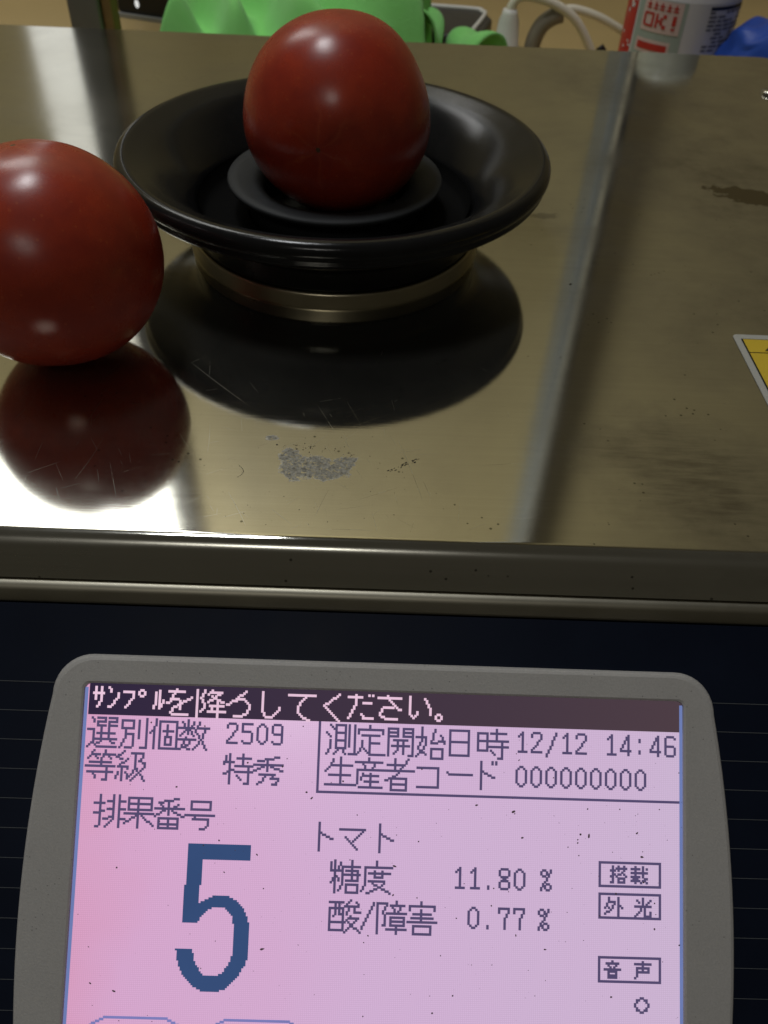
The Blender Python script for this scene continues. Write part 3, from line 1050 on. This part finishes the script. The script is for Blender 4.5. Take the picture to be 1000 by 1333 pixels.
# ------------------------------------------------------------------ things behind the machine
# tall post (vertical, also mirrored in the steel)
po = empty("wall_post", (-0.265, 0.86, -0.085), "dark grey vertical post behind the steel plate at the far left", "post")
bevel(obj("post_face", *box_v(-0.291, -0.262, 0.846, 0.876, -0.0848, 2.3), M['post'], po), 0.003)
bevel(obj("post_edge", *box_v(-0.2618, -0.252, 0.852, 0.874, -0.0848, 2.3), M['brown'], po), 0.002)

# vertical trim on the wall that stops above the counter
pp = empty("wall_trim", (0.322, 1.26, 0.118), "vertical grey wall trim with a cream bead, mirrored in the steel right of the dish", "trim")
bevel(obj("trim_board", *box_v(0.3130, 0.3262, 1.222, 1.2998, 0.118, 2.4), M['pipe'], pp), 0.003)
bevel(obj("trim_bead", *box_v(0.3264, 0.3322, 1.214, 1.2998, 0.120, 2.4), M['cream'], pp), 0.0025)
bevel(obj("trim_gasket", *box_v(0.3324, 0.3410, 1.218, 1.2998, 0.118, 2.4), M['gasket'], pp), 0.002)

# black box with a small white light at the left
bx = empty("black_equipment_box", (-0.25, 1.05, -0.085), "black box with a grey foot edge and small white light behind the plate", "box")


def slab(name, pts, z0, z1, mat, parent, bv=0.0):
    k = len(pts)
    v = [(x, y, z0) for x, y in pts] + [(x, y, z1) for x, y in pts]
    f = [tuple(range(k))[::-1], tuple(range(k, 2 * k))] + [(i, (i + 1) % k, k + (i + 1) % k, k + i) for i in range(k)]
    o = fix_normals(obj(name, v, f, mat, parent))
    if bv:
        bevel(o, bv)
    return o


bq = [(-0.3048, 1.0427), (-0.170, 0.999), (-0.140, 1.085), (-0.275, 1.130)]
slab("foot_edge", bq, -0.0848, -0.0808, M['grey'], bx)
bq2 = [(x + 0.0012, y + 0.0035) for x, y in bq]
slab("case", bq2, -0.0807, -0.028, M['device'], bx, 0.003)
d_ = Vector((bq[1][0] - bq[0][0], bq[1][1] - bq[0][1], 0)).normalized()
p_ = Vector((bq2[0][0], bq2[0][1], -0.0700)) + d_ * 0.0265
nn_ = Vector((d_.y, -d_.x, 0))
vv_ = []
for q in range(12):
    t_ = 2 * math.pi * q / 12
    vv_.append(p_ + nn_ * 0.0004 + d_ * 0.0026 * math.cos(t_) + Vector((0, 0, 0.0042 * math.sin(t_))))
obj("indicator_light", vv_, [tuple(range(12))], glow("indicator_glow", (0.75, 0.75, 0.72)), bx)

# charcoal case with a white line round its lid, half under the cloth
cs = empty("charcoal_case", (0.05, 0.98, -0.085), "flat charcoal case with a white outline on its lid, half under the green cloth", "case")
cq = [(-0.060, 0.985), (0.0880, 0.905), (0.1085, 0.985), (0.1020, 1.014), (0.0880, 1.024), (-0.03, 1.04)]
slab("case_body", cq, -0.0848, -0.0560, M['case'], cs, 0.003)
ol = spline([(-0.03, 1.028, -0.0552), (0.085, 1.016, -0.0552), (0.0985, 1.008, -0.0552), (0.1005, 0.992, -0.0552), (0.0800, 0.920, -0.0552)], 8)
tube("lid_line", ol, 0.0024, M['white'], cs, 8)

# green cloth thrown down in a heap
v, f = [], []
NX, NY = 110, 70
X0, X1, Y0_, Y1_ = -0.213, 0.040, 0.775, 0.985


def cloth_z(x, y, s, t_):
    e = min(1.0, s / 0.16, (1 - s) / 0.05, t_ / 0.22, (1 - t_) / 0.10)
    e = math.sin(max(0, e) * math.pi / 2)
    h = 0.074 + 0.016 * math.sin(x * 21 + 1.0) + 0.010 * noise.noise(Vector((x * 22, y * 16, 1)))
    h += 0.0190 * math.sin(x * 70 + 30 * y + 6 * noise.noise(Vector((x * 9, y * 9, 0))))
    h += 0.002 * noise.noise(Vector((x * 45, y * 45, 3)))
    return -0.083 + max(0.001, h) * e


for j in range(NY + 1):
    for i in range(NX + 1):
        s, t_ = i / NX, j / NY
        x = X0 + (X1 - X0) * s
        y = Y0_ + (Y1_ - Y0_) * t_
        x += 0.012 * noise.noise(Vector((x * 14, y * 14, 7)))
        y += 0.012 * noise.noise(Vector((x * 14, y * 14, 9)))
        v.append((x, y, cloth_z(x, y, s, t_)))
for j in range(NY):
    for i in range(NX):
        a = j * (NX + 1) + i
        f.append((a, a + 1, a + NX + 2, a + NX + 1))
cl = empty("green_cloth", (-0.05, 0.88, -0.085), "bright green cloth heaped behind the steel plate", "cloth")
ch = obj("cloth_heap", v, f, M['cloth'], cl, True)
so = ch.modifiers.new("solid", 'SOLIDIFY')
so.thickness = 0.002


def curl(name, cx, cy, cz, rad, length, yaw, turns, flare):
    """a rolled-over corner of the cloth, open towards the camera"""
    v, f = [], []
    A, B = 40, 12
    for b_ in range(B + 1):
        t_ = b_ / B
        for a_ in range(A + 1):
            an = -0.35 + turns * 2 * math.pi * a_ / A
            r_ = rad * (1 + 0.35 * a_ / A) * (0.72 + flare * t_) * (1 + 0.08 * math.sin(3 * an + 4 * t_))
            lx, lz = r_ * math.cos(an), r_ * math.sin(an)
            ly = -length * t_
            x = cx + lx * math.cos(yaw) - ly * math.sin(yaw)
            y = cy + lx * math.sin(yaw) + ly * math.cos(yaw)
            v.append((x, y, cz + lz + 0.003 * math.sin(7 * t_ + an)))
    for b_ in range(B):
        for a_ in range(A):
            k = b_ * (A + 1) + a_
            f.append((k, k + 1, k + A + 2, k + A + 1))
    o = obj(name, v, f, M['cloth'], cl, True)
    m_ = o.modifiers.new("solid", 'SOLIDIFY')
    m_.thickness = 0.0022
    return o


curl("cloth_fold", 0.036, 0.870, -0.038, 0.021, 0.055, R(-14), 0.80, 0.35)
curl("cloth_fold", 0.070, 0.880, -0.054, 0.018, 0.060, R(22), 0.72, 0.40)

# white plug with its cable, grey lead and a second ivory lead
pg = empty("white_plug", (0.116, 0.90, -0.085), "white plug standing on end with an arching ivory cable", "plug")
lathe("plug_body", [(0.0, -0.0848), (0.0140, -0.0848), (0.0140, -0.0590), (0.0118, -0.0560), (0.0098, -0.0360), (0.0075, -0.0300), (0.0068, -0.0262), (0.0, -0.0255)], (0.1155, 0.90), M['white'], pg, 28)
tube("plug_cable", spline([(0.1150, 0.90, -0.030), (0.1165, 0.90, -0.0235), (0.1220, 0.90, -0.0165), (0.1328, 0.90, -0.0150), (0.1552, 0.90, -0.0200), (0.1796, 0.90, -0.0335), (0.2000, 0.90, -0.0600), (0.208, 0.90, -0.0805)], 8), 0.0043, M['cable'], pg)
tube("cable_tip", spline([(0.2030, 0.882, -0.0500), (0.207, 0.880, -0.0550), (0.210, 0.878, -0.0600)], 4), 0.0040, M['black'], pg)
gl_ = empty("grey_lead", (0.145, 0.92, -0.085), "short grey cable bending up beside the white plug", "cable")
tube("lead_sleeve", spline([(0.1420, 0.905, -0.0800), (0.1423, 0.905, -0.0560), (0.1480, 0.905, -0.0405), (0.1580, 0.905, -0.0325), (0.1660, 0.906, -0.0300)], 8), 0.0078, M['cable_grey'], gl_)
il = empty("ivory_lead", (0.20, 0.94, -0.085), "ivory cable running right towards the labelled jar", "cable")
tube("lead", spline([(0.1700, 0.945, -0.0370), (0.1850, 0.945, -0.0345), (0.2120, 0.945, -0.0410), (0.2450, 0.95, -0.0560), (0.30, 0.96, -0.0800)], 8), 0.0040, M['cable'], il)

# jar with a printed wrap
JC = (0.2690, 0.868)
JR = 0.0490
jr = empty("labelled_jar", (JC[0], JC[1], -0.085), "white jar with red lettered label behind the plate's right corner", "jar")
lathe("jar_body", [(0.0, -0.0848), (JR - 0.003, -0.0848), (JR, -0.0815), (JR, 0.0150), (JR - 0.003, 0.0210), (0.034, 0.0275), (0.0290, 0.0285), (0.0, 0.0285)], JC, M['bottle'], jr, 64)
lathe("jar_cap", [(0.0280, 0.0285), (0.0284, 0.0600), (0.0262, 0.0665), (0.0210, 0.0690), (0.0, 0.0695)], (JC[0] - 0.002, JC[1]), M['cap'], jr, 48)


def wrap(name, pts2, mat, d, parent=jr, sub=10):
    """pts2: rectangle (s0,s1,z0,z1) on the wall of the jar; s = metres round from the point nearest the camera"""
    s0, s1 = pts2[0] * 1.1, pts2[1] * 1.1
    z0, z1 = (max(-0.080, 1.108 * q - 0.0205) for q in pts2[2:])
    base = math.atan2(-JC[1], -JC[0])
    v, f = [], []
    for i in range(sub + 1):
        a = base + (s0 + (s1 - s0) * i / sub) / JR
        for z in (z0, z1):
            v.append((JC[0] + (JR + d) * math.cos(a), JC[1] + (JR + d) * math.sin(a), z))
    for i in range(sub):
        f.append((2 * i, 2 * i + 2, 2 * i + 3, 2 * i + 1))
    return obj(name, v, f, mat, parent, True)


lb = wrap("wrap_label", (-0.066, 0.064, -0.060, 0.0215), M['bottle'], 0.0003, sub=40)
wrap("red_edge", (-0.066, -0.0395, -0.058, 0.0212), M['red'], 0.0006, lb)
rd = random.Random(3)
for i in range(16):
    s0 = rd.uniform(-0.060, -0.042)
    z0 = rd.uniform(-0.045, 0.018)
    wrap("fleck", (s0, s0 + rd.uniform(0.0015, 0.004), z0, z0 + rd.uniform(0.001, 0.003)), M['bottle'], 0.0009, lb, 2)
wrap("sage_panel", (-0.0375, 0.0045, -0.058, 0.0212), M['sage'], 0.0006, lb, 14)
wrap("pink_panel", (-0.0315, 0.0015, -0.0020, 0.0208), M['pink'], 0.0009, lb, 12)
wrap("red_bar", (-0.0330, -0.0030, -0.0175, -0.0075), M['pink'], 0.0008, lb, 10)
wrap("red_bar", (-0.0310, -0.0050, -0.0150, -0.0100), M['red'], 0.0011, lb, 10)
LET = {'O': [(.12, 0, 1, .14), (.12, .86, 1, 1), (0, .08, .2, .92), (.8, .08, 1, .92)],
       'K': [(0, 0, .2, 1), (.2, .42, .45, .58), (.42, .54, .66, .76), (.64, .74, .95, 1), (.42, .24, .66, .46), (.64, 0, .98, .26)],
       '!': [(.3, .32, .62, 1), (.3, 0, .62, .16)]}


def letters(txt, s0, z0, wd, ht, gap):
    for chx in txt:
        for a0, b0, a1, b1 in LET[chx]:
            wrap("letter", (s0 + a0 * wd, s0 + a1 * wd, z0 + b0 * ht, z0 + b1 * ht), M['red'], 0.0013, lb, 3)
        s0 += wd + gap


letters("OK!", -0.0295, 0.0015, 0.0092, 0.0100, 0.0016)
for i in range(5):
    s0 = -0.0285 + i * 0.0056
    wrap("small_print", (s0, s0 + 0.0042, 0.0140, 0.0150), M['red'], 0.0012, lb, 2)
    wrap("small_print", (s0 + (0.0008 if i % 2 else 0.0), s0 + 0.0040, 0.0162, 0.0174), M['red'], 0.0012, lb, 2)
    wrap("small_print", (s0 + 0.0015, s0 + 0.0026, 0.0140, 0.0192), M['red'], 0.0013, lb, 2)
wrap("dark_band", (0.0225, 0.062, 0.0170, 0.0195), M['black'], 0.0008, lb, 12)
for r_ in range(10):
    z0 = 0.0145 - r_ * 0.0030
    s0 = 0.0225
    while s0 < 0.058:
        l_ = rd.uniform(0.003, 0.009)
        if rd.random() < (0.9 if r_ < 5 else 0.45):
            wrap("print_line", (s0, s0 + l_, z0, z0 + 0.0018), M['greyprint'], 0.0008, lb, 3)
        s0 += l_ + 0.0014

# blue plastic bundle at the right edge
BCX, BCY = 0.358, 0.805
v, f = [], []
NA, NB = 72, 26
for b_ in range(NB + 1):
    ph = R(90 * b_ / NB)
    for a_ in range(NA):
        th = 2 * math.pi * a_ / NA
        n_ = Vector((math.cos(th) * math.cos(ph), math.sin(th) * math.cos(ph), math.sin(ph)))
        r_ = 0.070 * (1 + 0.16 * noise.noise(n_ * 2.1 + Vector((4, 1, 0))) + 0.07 * abs(noise.noise(n_ * 6.0 + Vector((0, 7, 2)))))
        sq = (abs(math.cos(ph)) ** 0.6)
        v.append((BCX + math.cos(th) * sq * r_, BCY + math.sin(th) * sq * r_ * 0.85, -0.0846 + 0.084 * math.sin(ph) ** 0.8 * (1 + 0.12 * noise.noise(n_ * 3.3))))
for b_ in range(NB):
    for a_ in range(NA):
        a2 = (a_ + 1) % NA
        f.append((b_ * NA + a_, b_ * NA + a2, (b_ + 1) * NA + a2, (b_ + 1) * NA + a_))
bs = fix_normals(obj("blue_bundle", v, f, M['blue'], None, True, (BCX, BCY, -0.085)))
tag(bs, "blue plastic bundle at the far right edge behind the plate", "bundle")
